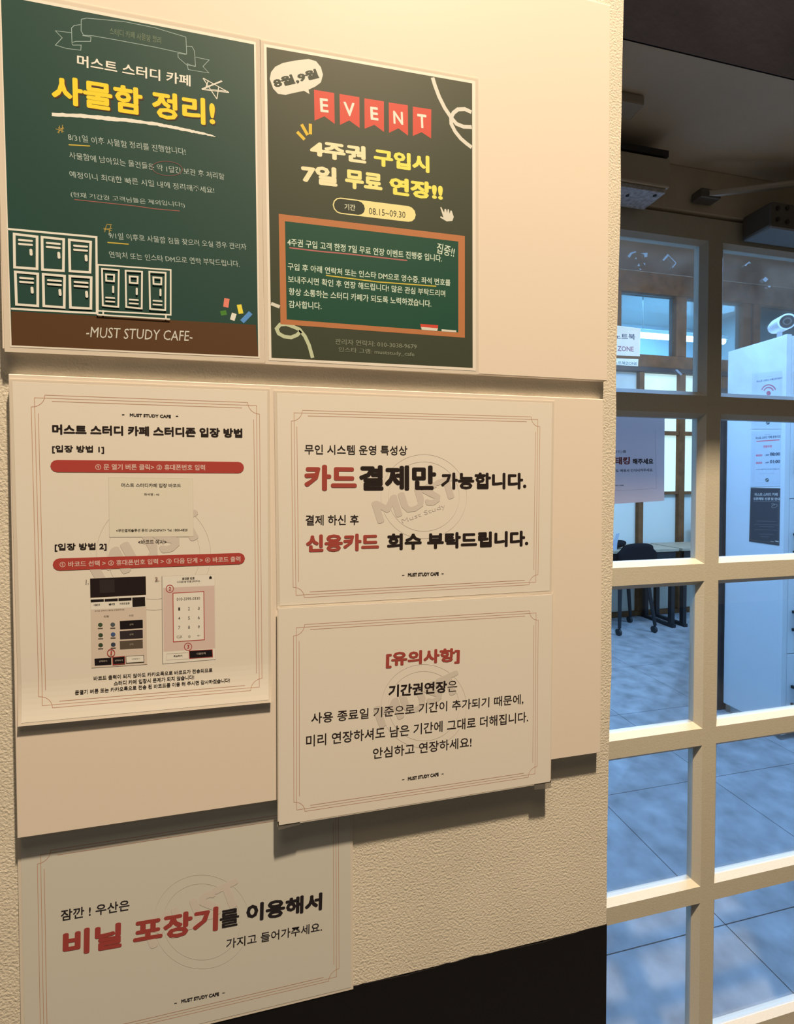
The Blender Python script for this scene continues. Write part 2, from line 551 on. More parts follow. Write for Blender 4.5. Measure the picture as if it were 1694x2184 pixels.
# scraps of old tape left on the two top panes
zs1 = (3.995, 1270, 480)
TS = Sheet(1, .2983, zs1)
for pts in ([(275, 265), (300, 235), (345, 222), (350, 232), (315, 245), (292, 280)], [(385, 240), (445, 235), (443, 270), (420, 275), (415, 250)],
            [(335, 285), (350, 275), (352, 292)], [(358, 350), (372, 325), (380, 350)], [(574, 298), (612, 250), (626, 262), (585, 306)],
            [(684, 322), (690, 330), (660, 366), (654, 360)], [(410, 320), (428, 330), (420, 345)], [(372, 370), (395, 375), (385, 385)],
            [(1270, 345), (1310, 310), (1328, 325), (1300, 330), (1285, 350)], [(1425, 465), (1450, 440), (1475, 462), (1450, 488)],
            [(680, 1232), (700, 1230), (742, 1270), (730, 1282), (705, 1262)], [(612, 250), (618, 246), (692, 322), (686, 328)],
            [(1470, 520), (1495, 518), (1492, 532), (1472, 530)]):
    TS.poly('tape_scrap', pts, thin_glass('old_tape', haze=.92, haze_col=(.9, .92, .95)))
TS.flush(door)


# ================================================================== SETTING: study room behind the glass
floor = bpy.data.objects.new('floor', None); C.objects.link(floor); struct(floor)
box('floor_base', -1.6, 6.6, -3.2, 5.9, -.06, -.004, M_GROUT, floor)
tile_me = None
for i in range(-5, 9):
    for j in range(-8, 5):
        x0, y0 = 1.348 + .6 * i, 1.298 + .6 * j
        if x0 < -1.7 or x0 > 6.0 or y0 < -3.3: continue
        if j < -2: continue
        if tile_me is None:
            bm = bmesh.new(); add_box(bm, 0.0014, .5986, .0014, .5986, -.0045, 0, .0008)
            tile_me = bpy.data.meshes.new('tile'); bm.to_mesh(tile_me); bm.free(); tile_me.materials.append(M_TILE)
        o = bpy.data.objects.new('tile', tile_me); C.objects.link(o); o.parent = floor; o.location = (x0, y0, random.uniform(-.0004, 0))
struct(box('wall_side', 6.5, 6.56, .335, 5.8, 0, 3.9, M_WALLW))
struct(box('wall_study_left', -.36, -.30, .335, 5.8, 0, 3.9, M_WALLW))
struct(box('ceiling_study', -.36, 6.56, .335, 3.60, 3.56, 3.62, mat('grey_ceiling', (.34, .17, .09), .9, noise=(3, .12, 4))))
struct(box('wall_front_far', 2.4, 6.56, .285, .335, 0, 3.56, M_WALLW))
struct(box('wall_far', -.3, 6.5, 5.74, 5.8, 0, 3.9, mat('blue_white_wall', (.60, .70, .78), .9)))
struct(box('ceiling_far', -.3, 6.5, 3.70, 5.8, 3.86, 3.9, M_WALLW))

# timber partition with panes
wb = bpy.data.objects.new('wall_back', None); C.objects.link(wb); wb.location = (3.5, 3.65, 0); struct(wb)
Y0, Y1 = 3.60, 3.70
for x0, x1, z0, z1 in [(-.3, 6.5, 3.345, 3.56), (-.3, 6.5, 2.587, 2.715), (-.3, 6.5, 0.0, .045)]:
    box('beam', x0, x1, Y0, Y1, z0, z1, M_WOOD, wb, .004)
box('beam', -.3, 6.5, Y0 - .01, Y1, 2.537, 2.586, M_DARKWOOD, wb, .004)
for x0, x1 in [(3.205, 3.345), (4.01, 4.14), (4.882, 4.985), (5.02, 5.112), (5.95, 6.06), (2.3, 2.42), (1.2, 1.32), (.2, .32)]:
    box('post', x0, x1, Y0 + .002, Y1, 2.716, 3.344, M_WOOD, wb, .004)
for x0, x1 in [(3.57, 3.628), (4.068, 4.138), (4.62, 4.69), (5.2, 5.27), (3.0, 3.06), (2.4, 2.46), (1.7, 1.76), (.9, .96), (.1, .16), (5.8, 5.87)]:
    box('post', x0, x1, Y0 + .002, Y1 - .01, .046, 2.536, M_WOOD, wb, .004)
posts = [-.3, .1, .16, .9, .96, 1.7, 1.76, 2.4, 2.46, 3.0, 3.06, 3.57, 3.628, 4.068, 4.138, 4.62, 4.69, 5.2, 5.27, 5.8, 5.87, 6.5]
M_LITPANE = mat('glow_pane', (.5, .6, .6), .4, emit=(*lin((212, 236, 220)), .9))  # the pane itself emits, in place of light from the room behind
M_DIMPANE = mat('dim_pane', (.45, .52, .52), .4, emit=(*lin((120, 130, 122)), .6))  # weaker emission, again put into the pane instead of light behind it
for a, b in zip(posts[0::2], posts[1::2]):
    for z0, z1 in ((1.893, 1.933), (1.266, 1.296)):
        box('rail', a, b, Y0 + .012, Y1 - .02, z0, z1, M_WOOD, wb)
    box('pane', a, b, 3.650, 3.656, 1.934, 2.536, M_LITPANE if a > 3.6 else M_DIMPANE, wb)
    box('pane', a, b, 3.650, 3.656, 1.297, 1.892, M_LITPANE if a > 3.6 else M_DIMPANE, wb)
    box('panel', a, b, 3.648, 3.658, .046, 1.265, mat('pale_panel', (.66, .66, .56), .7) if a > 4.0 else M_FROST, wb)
up = [(-.3, .2), (.32, 1.2), (1.32, 2.3), (2.42, 3.205), (3.345, 4.01), (4.14, 4.882), (5.112, 5.95), (6.06, 6.5)]
M_BLUEGL = thin_glass('blue_pane_glass', tint=(.62, .84, .98), gloss=.05, haze=.05, haze_col=(.5, .65, .8))
M_TEALGL = thin_glass('dusky_pane_glass', tint=(.22, .32, .38), gloss=.05, haze=.05, haze_col=(.3, .4, .45))
for a, b in up:
    box('pane', a, b, 3.650, 3.656, 2.716, 3.344, M_TEALGL if a > 5 else M_BLUEGL, wb)
box('pane', 4.985, 5.02, 3.62, 3.66, 2.716, 3.344, M_DARKWOOD, wb)

# tube lamp hanging beyond the partition
t = thing('tube_lamp', (5.1, 4.62, 3.3), 'long white glowing tube lamp behind the blue upper panes', 'lamp')
bm = bmesh.new(); add_tube(bm, (4.15, 4.62, 3.285), (5.78, 4.62, 3.285), .034, seg=14)
bm_obj('tube', bm, mat('tube_glow', (.9, .95, 1), .5, emit=(.85, .97, 1.0, 22.0)), t, True)
box('housing', 4.10, 5.83, 4.59, 4.65, 3.315, 3.36, M_WHITEPL, t, .004)
for x in (4.5, 5.4):
    bm = bmesh.new(); add_tube(bm, (x, 4.62, 3.36), (x, 4.62, 3.86), .006, seg=8)
    bm_obj('hanger', bm, M_STEEL, t)

# ------------------------------------------------------------------ locker cabinet
LX, LY0, LY1 = 2.600, 1.470, 1.800
t = thing('locker_cabinet', (3.2, 1.62, 0), 'tall white locker cabinet with black handles beyond the glazed door', 'cabinet')
box('carcass', LX, 3.83, LY0 + .02, LY1, .05, 2.180, M_LOCKER, t, .002)
box('plinth', LX + .03, 3.80, LY0 + .05, LY1 - .02, 0, .0495, mat('pale_plinth', (.55, .6, .62), .6), t)
box('side_panel', LX - .002, LX + .032, LY0 - .001, LY0 + .0195, .03, 2.182, M_LOCKER, t, .001)
zz = [.052, .468, .888, 1.307, 1.745, 2.178]
xx = [LX + .036, LX + .336, LX + .636, LX + .936, LX + 1.226]
for i in range(4):
    for j in range(5):
        d = box('door', xx[i] + .0015, xx[i + 1] - .0015, LY0, LY0 + .0195, zz[j] + .002, zz[j + 1] - .002, M_LOCKER, t, .0015)
        zc = (zz[j] + zz[j + 1]) / 2 - (.03 if j != 0 else .02); xh = xx[i] + .036
        bm = bmesh.new()
        add_box(bm, xh - .007, xh + .007, LY0 - .030, LY0 - .018, zc - .055, zc + .055, .002)
        add_box(bm, xh - .007, xh + .007, LY0 - .019, LY0, zc + .041, zc + .055)
        add_box(bm, xh - .007, xh + .007, LY0 - .019, LY0, zc - .055, zc - .041)
        h = bm_obj('handle', bm, M_BLACK, None)
        w_ = h.matrix_basis.copy(); h.parent = d; h.location = h.location - origin(d)
tag(box('back_board', 2.573, 2.632, 1.812, 1.850, .0, 1.965, M_DARKWOOD), 'dark brown upright board standing behind the white locker cabinet', 'board')

# security camera on the cabinet
t = thing('security_camera', (2.66, 1.53, 2.182), 'white bullet security camera with black lens on top of locker cabinet', 'camera')
cp, cdir = Vector((2.655, 1.535, 2.262)), Vector((-.55, -.80, -.10)).normalized()
bm = bmesh.new(); add_tube(bm, cp - cdir * .10, cp + cdir * .045, .034, .034, 28); bm_obj('housing', bm, M_WHITEPL, t, False)
bm = bmesh.new()
r0 = cp + cdir * .045
for k, (ra, rb) in enumerate([(.041, .041)]):
    add_tube(bm, cp - cdir * .06, cp + cdir * .058, ra, rb, 28)
bm_obj('sun_shield', bm, M_WHITEPL, t)
bm = bmesh.new(); add_tube(bm, cp + cdir * .052, cp + cdir * .0600, .033, .033, 28); bm_obj('bezel', bm, M_BLACK, t)
bm = bmesh.new(); add_tube(bm, cp + cdir * .056, cp + cdir * .0615, .020, .020, 24); bm_obj('rim', bm, M_STEEL, t)
bm = bmesh.new(); add_tube(bm, cp + cdir * .056, cp + cdir * .0640, .015, .012, 24); bm_obj('lens', bm, M_LENS, t)
bm = bmesh.new(); add_tube(bm, (2.67, 1.56, 2.182), (2.67, 1.56, 2.190), .042, .036, 24); add_tube(bm, (2.67, 1.56, 2.188), (2.672, 1.562, 2.232), .012, .012, 12)
bm_obj('stand', bm, M_WHITEPL, t)


# ------------------------------------------------------------------ posters on the locker side
def side_poster(px, label, draw, m, z=(4.2, 1580, 660), off=.0012):
    sh = Sheet(0, LX - off, z)
    px = [((x / z[0]) + z[1], (y / z[0]) + z[2]) for x, y in px]
    q = [sh.uv((x - z[1]) * z[0], (y - z[2]) * z[0]) for x, y in px]
    t = notice('poster', sh, px, label, 'poster', m=m, pouch=False, group='posters on the locker cabinet side')
    draw(sh); sh.flush(t)


def colc(r, g, b):       # print colour in the cool room
    E = (.36, .56, .95); l = lin((r, g, b))
    return mat('cool_print_%d_%d_%d' % (r, g, b), tuple(min(.9, l[i] / E[i]) for i in range(3)), .5)


M_COOLPAPER = mat('poster_paper_cool', (.68, .70, .74), .5)


def dr_wifi(s):
    g = colc(120, 140, 180)
    for k in (0, 12): s.stroke('border_line', [(135 + k, 598 + k), (372 - k, 575 + k), (366 - k, 1045 - k), (125 + k, 1048 - k)], .8, g, closed=True)
    s.stroke('border_line', [(230, 606), (282, 602)], 1.2, colc(90, 100, 140))
    s.text('머스트 스터디 카페 와이파이', (145, 657), (372, 624), (145, 637), colc(50, 70, 110), .035)
    r = colc(120, 75, 110)
    for rad, a, ww in ((66, 205, 6.5), (44, 205, 6.5)):
        s.ell('emblem', (252, 745), rad, rad * 1.05, ww, r, n=16, a0=a, a1=335)
    s.ell('emblem', (252, 750), 20, 20, 1, r, fill=True)
    s.ell('emblem', (245, 1015), 17, 17, 1, colc(50, 70, 90), fill=True)
    s.stroke('emblem', [(233, 1020), (257, 1008)], 2.0, colc(170, 190, 220))


def dr_hours(s):
    g = colc(120, 140, 180); r = colc(150, 95, 130); k_ = colc(45, 65, 95)
    for k in (0, 12): s.stroke('border_line', [(118 + k, 1122 + k), (372 - k, 1100 + k), (362 - k, 1560 - k), (108 + k, 1566 - k)], .8, g, closed=True)
    s.stroke('border_line', [(222, 1123), (272, 1119)], 1.2, colc(90, 100, 140))
    s.text('머스트 스터디 카페 운영시간', (135, 1165), (358, 1150), (135, 1141), k_, .035)
    s.stroke('emblem', [(146, 1182), (346, 1168)], 6, r)
    s.text('연중무휴', (203, 1242), (282, 1239), (203, 1217), r, .05)
    for d, tx in ((0, '08:00'), (67, '01:00')):
        s.stroke('emblem', [(146, 1308 + d), (186, 1306 + d)], 11, r)
        s.text('OPEN' if not d else 'CLOSE', (148, 1311 + d), (184, 1310 + d), (148, 1303 + d), M_COOLPAPER)
        s.text('AM', (222, 1312 + d), (255, 1311 + d), (222, 1297 + d), k_, .04)
        s.text(tx, (262, 1312 + d), (355, 1310 + d), (262, 1281 + d), k_, .05)
    s.text('24시간 연중무휴 무인으로 운영합니다', (138, 1437), (348, 1435), (138, 1427), colc(70, 90, 130), .03)
    s.text('문의 및 연락은 관리자에게', (170, 1477), (300, 1475), (170, 1467), colc(110, 130, 170))
    s.ell('emblem', (238, 1528), 17, 17, 1, colc(50, 70, 90), fill=True)
    s.stroke('emblem', [(226, 1533), (250, 1521)], 2.0, colc(170, 190, 220))


def dr_dark(s):
    f = colc(70, 70, 72); w1 = colc(130, 150, 180)
    s.stroke('border_line', [(92, 1600), (378, 1605), (366, 2100), (82, 2062)], 2.2, f, closed=True)
    s.text('머스트 스터디 카페', (128, 1672), (332, 1672), (128, 1644), w1, .03)
    s.text('오픈채팅 신청 및 안내', (115, 1708), (352, 1712), (115, 1682), w1, .04)
    s.stroke('border_line', [(115, 1717), (352, 1722)], .8, w1)
    s.ell('emblem', (305, 1760), 26, 14, 1.2, w1, rot=-.4, n=20)
    s.ell('emblem', (292, 1745), 14, 8, 1.0, w1, rot=.4, n=16)
    for (a, b, y) in ((145, 315, 1895), (120, 335, 1925), (170, 300, 1945), (122, 330, 1972), (165, 300, 2012), (180, 255, 2035)):
        s.stroke('border_line', [(a, y), (b, y + (b - a) * .03)], 1.6, colc(75, 90, 115))
    s.stroke('border_line', [(270, 2078), (298, 2080)], 2.4, w1); s.stroke('border_line', [(310, 2075), (342, 2080)], 6, w1, round_ends=False)


side_poster([(105, 575), (392, 545), (387, 1070), (97, 1070)], 'pale poster with a wireless signal symbol, topmost on the locker cabinet side', dr_wifi, M_COOLPAPER)
side_poster([(97, 1092), (388, 1072), (377, 1580), (87, 1592)], 'pale opening-hours poster reading 08:00 and 01:00 on the locker cabinet side', dr_hours, M_COOLPAPER)
side_poster([(90, 1597), (379, 1602), (366, 2118), (76, 2078)], 'dark navy poster with white edge, lowest on the locker cabinet side', dr_dark, colc(38, 48, 68))

# ------------------------------------------------------------------ signs in the far room
sh = Sheet(1, 3.5985, zs1)
t = notice('sign', sh, [(1270 + 40 / 4, 480 + 840 / 4), (1366.5, 480 + 880 / 3.995), (1365, 480 + 1118 / 3.995), (1280, 480 + 1105 / 3.995)],
           'pale sign reading ZONE on the far timber partition, the larger of two', 'sign', m=colc(160, 178, 205), pouch=False)
sh.text('노트북', (160, 972), (340, 978), (160, 922), colc(30, 45, 90), .02)
sh.text('ZONE', (190, 1073), (328, 1079), (190, 1030), colc(95, 70, 110), .02)
sh.stroke('border_line', [(60, 848), (384, 884), (376, 1118)], 9, colc(190, 220, 235), round_ends=False)
sh.flush(t)
sh = Sheet(1, 3.5955, zs1)
t = notice('sign', sh, [(1285, 480 + 1130 / 3.995), (1362, 480 + 1143 / 3.995), (1361, 480 + 1218 / 3.995), (1285, 480 + 1210 / 3.995)],
           'small pale strip sign reading ZONE just under the larger one', 'sign', m=colc(160, 185, 215), pouch=False)
sh.text('노트북ZONE', (160, 1188), (357, 1196), (160, 1158), colc(40, 80, 120), .015)
sh.flush(t)
# sign stuck to the inside of the door glass, second row
sh = Sheet(1, .3125, (8.47, 1300, 860))
t = notice('sign', sh, [(1195, 866), (1418, 872), (1417, 1068), (1195, 1082)],
           'greyish pink notice behind the door glass, second pane from top', 'notice', m=thin_glass('backlit_paper', haze=.96, haze_col=(.86, .76, .76)), pouch=False)
BK = mat('sign_black', (.02, .02, .035), .5)
sh.text('카드)를', (80, 908), (305, 905), (80, 850), BK, .012)
sh.text('태킹', (100, 1112), (372, 1108), (100, 972), mat('sign_red', (.40, .10, .12), .5), .045)
sh.text('해주세요', (418, 1106), (795, 1102), (418, 1000), BK, .045)
sh.text('정도 띄워서 인식시켜주세요.', (60, 1252), (790, 1232), (60, 1195), BK, .02)
sh.text('STUDY CAFE', (60, 1497), (258, 1494), (60, 1478), BK, .04)
sh.stroke('border_line', [(830, 480), (848, 1540), (-200, 1600)], .5, mat('sign_line', (.45, .38, .38), .5))
sh.flush(t)


# ------------------------------------------------------------------ tables, chair, bag in the far room
def table(x0, x1, label):
    t = thing('counter_table', ((x0 + x1) / 2, 3.4, 0), label, 'table', None)
    box('tabletop', x0, x1, 3.19, 3.585, .735, .762, mat('pale_oak', (.42, .33, .22), .5, noise=(18, .15, 5)), t, .003)
    box('apron', x0 + .03, x1 - .03, 3.20, 3.225, .655, .734, M_BLACK, t)
    for x in (x0 + .03, x1 - .07):
        box('leg', x, x + .04, 3.205, 3.245, .03, .734, M_BLACK, t)
        box('leg', x, x + .04, 3.53, 3.57, .03, .734, M_BLACK, t)
        box('foot_bar', x, x + .04, 3.19, 3.58, .0, .030, M_BLACK, t)
    return t


table(2.35, 3.665, 'black framed counter table with oak top behind the black chair')
table(3.70, 5.0, 'black framed counter table with oak top further along the partition')

t = thing('rolling_chair', (3.14, 3.27, 0), 'black rolling chair with slim legs in front of the counter table', 'chair')
bm = bmesh.new(); add_box(bm, 2.95, 3.33, 3.13, 3.47, .45, .485, .012); bm_obj('seat', bm, M_CLOTH, t)
bm = bmesh.new(); n = 10
rows = []
for j in range(7):
    z = .62 + j * .036; row = []
    for i in range(n + 1):
        u = i / n * 2 - 1; ex = 1 - .10 * max(0, (j - 4)) * abs(u) ** 4
        row.append((3.152 + u * .200 * ex, 3.125 + .03 * u * u + .0 * j, z - .018 * max(0, j - 3) * abs(u) ** 3))
    rows.append(row)
f = [[bm.verts.new(p) for p in r] for r in rows]; b = [[bm.verts.new((p[0], p[1] - .03, p[2])) for p in r] for r in rows]
for j in range(6):
    for i in range(n):
        bm.faces.new((f[j][i], f[j][i + 1], f[j + 1][i + 1], f[j + 1][i])); bm.faces.new((b[j][i + 1], b[j][i], b[j + 1][i], b[j + 1][i + 1]))
for i in range(n):
    bm.faces.new((f[6][i], f[6][i + 1], b[6][i + 1], b[6][i])); bm.faces.new((b[0][i], b[0][i + 1], f[0][i + 1], f[0][i]))
for j in range(6):
    bm.faces.new((f[j + 1][0], b[j + 1][0], b[j][0], f[j][0])); bm.faces.new((f[j][n], b[j][n], b[j + 1][n], f[j + 1][n]))
bm_obj('backrest', bm, M_CLOTH, t, True)
for sx in (-1, 1):
    for sy in (-1, 1):
        bm = bmesh.new(); top = Vector((3.14 + sx * .15, 3.29 + sy * .13, .455)); bot = Vector((3.14 + sx * .19, 3.27 + sy * .155, .07))
        add_tube(bm, bot, top, .015, .019, 10)
        if sy < 0: add_tube(bm, top, (top.x, 3.112, .66), .014, .012, 10)
        leg = bm_obj('leg', bm, M_BLACK, t)
        bm = bmesh.new(); add_tube(bm, bot + Vector((-.012, .01, -.040)), bot + Vector((.012, .01, -.040)), .030, .030, 18)
        add_tube(bm, bot, bot + Vector((0, .01, -.04)), .008, .008, 8)
        c_ = bm_obj('caster', bm, M_RUBBER, None); c_.parent = leg; c_.location -= origin(leg)

# shoulder bag / jacket lump on the table corner
bm = bmesh.new(); bmesh.ops.create_icosphere(bm, subdivisions=4, radius=1)
for v in bm.verts:
    x, y, z = v.co
    nz = .06 * math.sin(5 * x + 2 * z) + .05 * math.sin(7 * y + 3 * x)
    v.co = Vector((3.02 + .175 * x * (1 + nz), 3.34 + .085 * y, .764 + max(0, .034 * (z + 1) * (1.0 + .45 * x + nz))))
tag(bm_obj('shoulder_bag', bm, M_CLOTH, None, True), 'slumped black bag lying on the counter table beside the chair back', 'bag')
bm = bmesh.new()
pts = [(-.04, 0), (.03, 0), (.035, .07), (.06, .16), (.02, .15), (0, .09), (-.03, .17), (-.07, .20), (-.075, .10)]
a = [bm.verts.new((2.975 + x, 3.225, .763 + z)) for x, z in pts]; b = [bm.verts.new((2.985 + x, 3.237, .763 + z)) for x, z in pts]
bm.faces.new(a); bm.faces.new(b[::-1])
for i in range(len(pts)): bm.faces.new((a[i], b[i], b[(i + 1) % len(pts)], a[(i + 1) % len(pts)]))
bmesh.ops.recalc_face_normals(bm, faces=bm.faces)
tag(bm_obj('tissue_packet', bm, mat('grey_wrap', (.42, .46, .50), .5)), 'crumpled grey packet standing against the black bag', 'packet')
bm = bmesh.new(); add_box(bm, 4.20, 4.52, 3.33, 3.56, .862, .990, .01); add_box(bm, 4.24, 4.48, 3.35, 3.55, .763, .861, .004)
tag(bm_obj('storage_box', bm, mat('grey_box', (.30, .31, .32), .6)), 'flat grey box on the counter table at the pale panel', 'box')

# ------------------------------------------------------------------ fittings above the door
t = thing('magnetic_lock', (.56, .25, 1.905), 'cream box-shaped magnetic lock above the glazed door', 'lock')
box('housing', .440, .652, .222, .279, 1.908, 1.957, M_CREAM, t, .003)
box('top_plate', .440, .652, .226, .279, 1.9625, 1.974, M_BLACK, t, .001)
box('bottom_plate', .446, .646, .226, .276, 1.900, 1.9075, mat('scuffed_plate', (.45, .45, .47), .5, noise=(150, .35, 4)), t, .001)
for x, y in ((.632, .235), (.585, .245)):
    bm = bmesh.new(); add_tube(bm, (x, y, 1.8985), (x, y, 1.9005), .003, seg=10)
    bm_obj('screw', bm, M_BLACK, t)
t = thing('door_closer', (.93, .25, 1.87), 'grey hydraulic door closer with a straight arm at the door head', 'door closer')
bm = bmesh.new(); add_box(bm, .872, 1.12, .222, .279, 1.868, 1.915, .005); bm_obj('body', bm, M_STEEL, t)
for x, z in ((.886, 1.902), (.886, 1.882), (.908, 1.905), (.908, 1.880)):
    bm = bmesh.new(); add_tube(bm, (x, .2205, z), (x, .2235, z), .0042, seg=12); bm_obj('screw', bm, M_BLACK, t)
bm = bmesh.new(); a = Vector((.772, .262, 1.937)); b = Vector((1.06, .205, 1.975)); add_tube(bm, a, b, .0065, .0065, 10)
bm_obj('arm', bm, mat('arm_metal', (.55, .52, .46), .35, metal=.5), t)
bm = bmesh.new(); add_tube(bm, (1.06, .205, 1.975), (1.06, .235, 1.916), .009, .012, 12); bm_obj('pivot', bm, M_STEEL, t)
bm = bmesh.new(); add_box(bm, .755, .800, .258, .282, 1.929, 1.946, .003); bm_obj('arm_shoe', bm, M_STEEL, t)
tag(box('sensor_box', .47, .548, .165, .197, 1.984, 2.0, mat('taupe_plastic', (.36, .33, .28), .6), bevel=.003), 'small taupe sensor box on the underside of the header', 'sensor')

# ================================================================== BOARDS AND NOTICES ON THE NEAR WALL
BT = .0064      # board thickness
tag(box('foam_board', -.2325, .3505, -BT, -.0001, 1.5125, 1.922, M_BOARD, bevel=.0006), 'plain cream backing board behind the two green posters', 'board')
tag(box('foam_board', -.2285, .3455, -BT, -.0001, 1.0935, 1.4920, M_BOARD, bevel=.0006), 'plain cream backing board behind the three white notices', 'board')

W1, W2 = pr(228, 214, 186), pr(205, 190, 160)
YEL, RED = pr(240, 192, 40), pr(162, 66, 50)
CH = pr(176, 176, 150)

# --- poster 1: lockers
sh = Sheet(1, -BT - .0004)
t = notice('poster', sh, [(-1, -16), (545.5, 90), (554, 764), (22, 740)], 'dark green chalkboard poster with drawn white lockers and yellow headline', 'poster', margin=.0042)
sh.begin('printed_ground')
sh.poly('illustration', [(2, -9), (542, 95), (551, 760), (25, 736)], pr(36, 64, 50))
A = (3.025, 0, 0); sh.zoom = (3.025, 0, 400)
sh.begin('brown_band', keep=True)
sh.poly('illustration', [(74, 798), (1651, 886), (1667, 1090), (75, 1017)], pr(88, 55, 28))
st = lambda pts, wd=1.5, m=W1, closed=False: sh.stroke('illustration', pts, wd, m, closed=closed, round_ends=wd > .9)
sh.begin('locker_drawing', keep=True)
st([(55, 268), (622, 320), (626, 812), (78, 782)], 1.7)
st([(632, 498), (1102, 532), (1102, 822), (632, 796)], 1.3, closed=True)
for d in ([(92, 300), (240, 318), (240, 525), (95, 515)], [(272, 320), (412, 335), (410, 538), (275, 530)], [(448, 338), (586, 352), (582, 548), (452, 540)],
          [(100, 545), (245, 558), (245, 765), (108, 755)], [(280, 560), (418, 572), (416, 775), (284, 765)], [(452, 572), (590, 582), (588, 782), (456, 775)]):
    st(d, 2.0, closed=True); x, y = d[0]
    st([(x + 32, y + 38), (x + 114, y + 45)], 1.7); st([(x + 32, y + 64), (x + 114, y + 71)], 1.7); st([(x + 108, y + 104), (x + 110, y + 132)], 2.2)
for d in ([(660, 525), (768, 535), (765, 772), (665, 762)], [(812, 538), (918, 545), (916, 782), (816, 772)], [(965, 545), (1070, 552), (1068, 792), (970, 785)]):
    st(d, 1.4, closed=True); x, y = d[0]
    st([(x + 26, y + 36), (x + 78, y + 40), (x + 77, y + 82), (x + 27, y + 78)], 1.4, closed=True)
    st([(x + 72, y + 116), (x + 72, y + 152)], 1.6); st([(x + 26, y + 186), (x + 80, y + 190)], 1.3); st([(x + 26, y + 210), (x + 80, y + 214)], 1.3)
st([(632, 822), (1095, 851)], 1.3); st([(668, 797), (668, 822)], 1.3); st([(1072, 822), (1072, 847)], 1.3); st([(632, 800), (632, 822)], 1.3)
sh.begin('chalk_drawing')
for a_, b_, c_, w_ in (((1465, 716), (1457, 772), (226, 120, 92), 4.6), ((1424, 812), (1462, 806), (72, 118, 40), 4.2), ((1512, 812), (1499, 856), (226, 218, 200), 4.2),
                       ((1543, 756), (1556, 814), (232, 200, 60), 4.2), ((1562, 866), (1618, 808), (88, 134, 176), 4.2)):
    sh.stroke('illustration', [a_, b_], w_, pr(*c_), round_ends=False)
sh.text('-MUST STUDY CAFE-', (555, 966), (1240, 992), (555, 898), W2, shear=.12, wob=.02)
sh.text('(현재 기간권 고객님들은 제외입니다!)', (460, 66), (1195, 134), (460, 28), CH, wob=.04, shear=-.1)
sh.stroke('underline', [(480, 78), (860, 118), (1000, 138), (1160, 152)], .7, pr(150, 88, 72))
sh.text('9/1일 이후로 사물함 짐을 찾으러 오실 경우 관리자', (705, 330), (1592, 404), (705, 288), CH, wob=.04, shear=-.1)
sh.stroke('underline', [(697, 355), (828, 366)], 1.0, pr(196, 160, 60))
sh.text('연락처 또는 인스타 DM으로 연락 부탁드립니다.', (708, 454), (1548, 514), (708, 412), CH, wob=.04, shear=-.1)
GO = pr(178, 140, 60)
sh.begin('scribble_star')
for p in ([(668, 262), (722, 280)], [(672, 272), (724, 262)], [(688, 240), (676, 288)], [(716, 244), (704, 292)], [(690, 238), (722, 240)]): sh.stroke('illustration', p, .5, GO)
sh.zoom = A
sh.begin('scribble_star')
for p in ([(360, 832), (412, 850)], [(372, 856), (410, 822)], [(385, 812), (380, 862)], [(404, 806), (400, 858)], [(376, 826), (414, 832)]): sh.stroke('illustration', p, .5, GO)
sh.begin('banner_drawing')
for p in ([(525, 125), (560, 118), (800, 140), (1000, 180), (1200, 240), (1205, 350), (1000, 305), (750, 258), (600, 232), (540, 228), (524, 200), (525, 125)],
          [(520, 160), (480, 165), (462, 182), (465, 275), (490, 268), (585, 268), (588, 240), (532, 230)],
          [(462, 212), (358, 200), (402, 245), (358, 292), (430, 314), (522, 325), (524, 292), (470, 292), (464, 280)],
          [(1205, 300), (1240, 302), (1255, 330), (1262, 428), (1205, 420), (1150, 372), (1148, 345), (1200, 352)],
          [(1262, 370), (1350, 388), (1310, 430), (1348, 472), (1215, 450), (1208, 412), (1262, 432)]):
    sh.stroke('illustration', p, .5, pr(150, 158, 138))
sh.text('스터디 카페 사물함 정리', (708, 224), (1040, 284), (714, 180), pr(110, 118, 85), wob=.05)
sh.text('머스트 스터디 카페', (498, 428), (1230, 560), (498, 352), W1, .020)
for dx, c_ in ((7, (78, 42, 26)), (0, (240, 192, 40))):
    if not dx: sh.layer += .00003
    sh.text('사물함 정리!', (335 + dx, 664 + dx), (1390 + dx, 818 + dx), (335 + dx, 478 + dx), pr(*c_), .036 if not dx else .048)
pts = []
rr = random.Random(5)
ctr = [(335, 738), (520, 748), (700, 765), (850, 780), (1000, 800), (1120, 822), (1240, 848), (1330, 866), (1400, 884)]
wds = [11, 12, 13, 11, 10, 9, 9, 6, 2]
top_, bot_ = [], []
for k in range(len(ctr) - 1):
    for j in range(8):
        f_ = j / 8; x = ctr[k][0] + (ctr[k + 1][0] - ctr[k][0]) * f_; y = ctr[k][1] + (ctr[k + 1][1] - ctr[k][1]) * f_; w_ = wds[k] + (wds[k + 1] - wds[k]) * f_
        top_.append((x, y - w_ + rr.uniform(-2, 2))); bot_.append((x, y + w_ + rr.uniform(-2, 2)))
sh.begin('brush_stroke')
sh.poly('illustration', top_ + bot_[::-1], W1)
sh.begin('chalk_star')
for p in ([(1310, 505), (1400, 640)], [(1400, 640), (1412, 560)], [(1435, 525), (1303, 578)], [(1303, 578), (1478, 598)], [(1478, 598), (1312, 505)], [(1345, 520), (1330, 560)], [(1430, 522), (1305, 572), (1470, 590)]):
    sh.stroke('illustration', p, .7, W1)
sh.text('8/31일 이후 사물함 정리를 진행합니다!', (443, 908), (1200, 1002), (443, 862), CH, wob=.04, shear=-.1)
sh.stroke('underline', [(447, 935), (578, 943)], 1.0, pr(196, 160, 60))
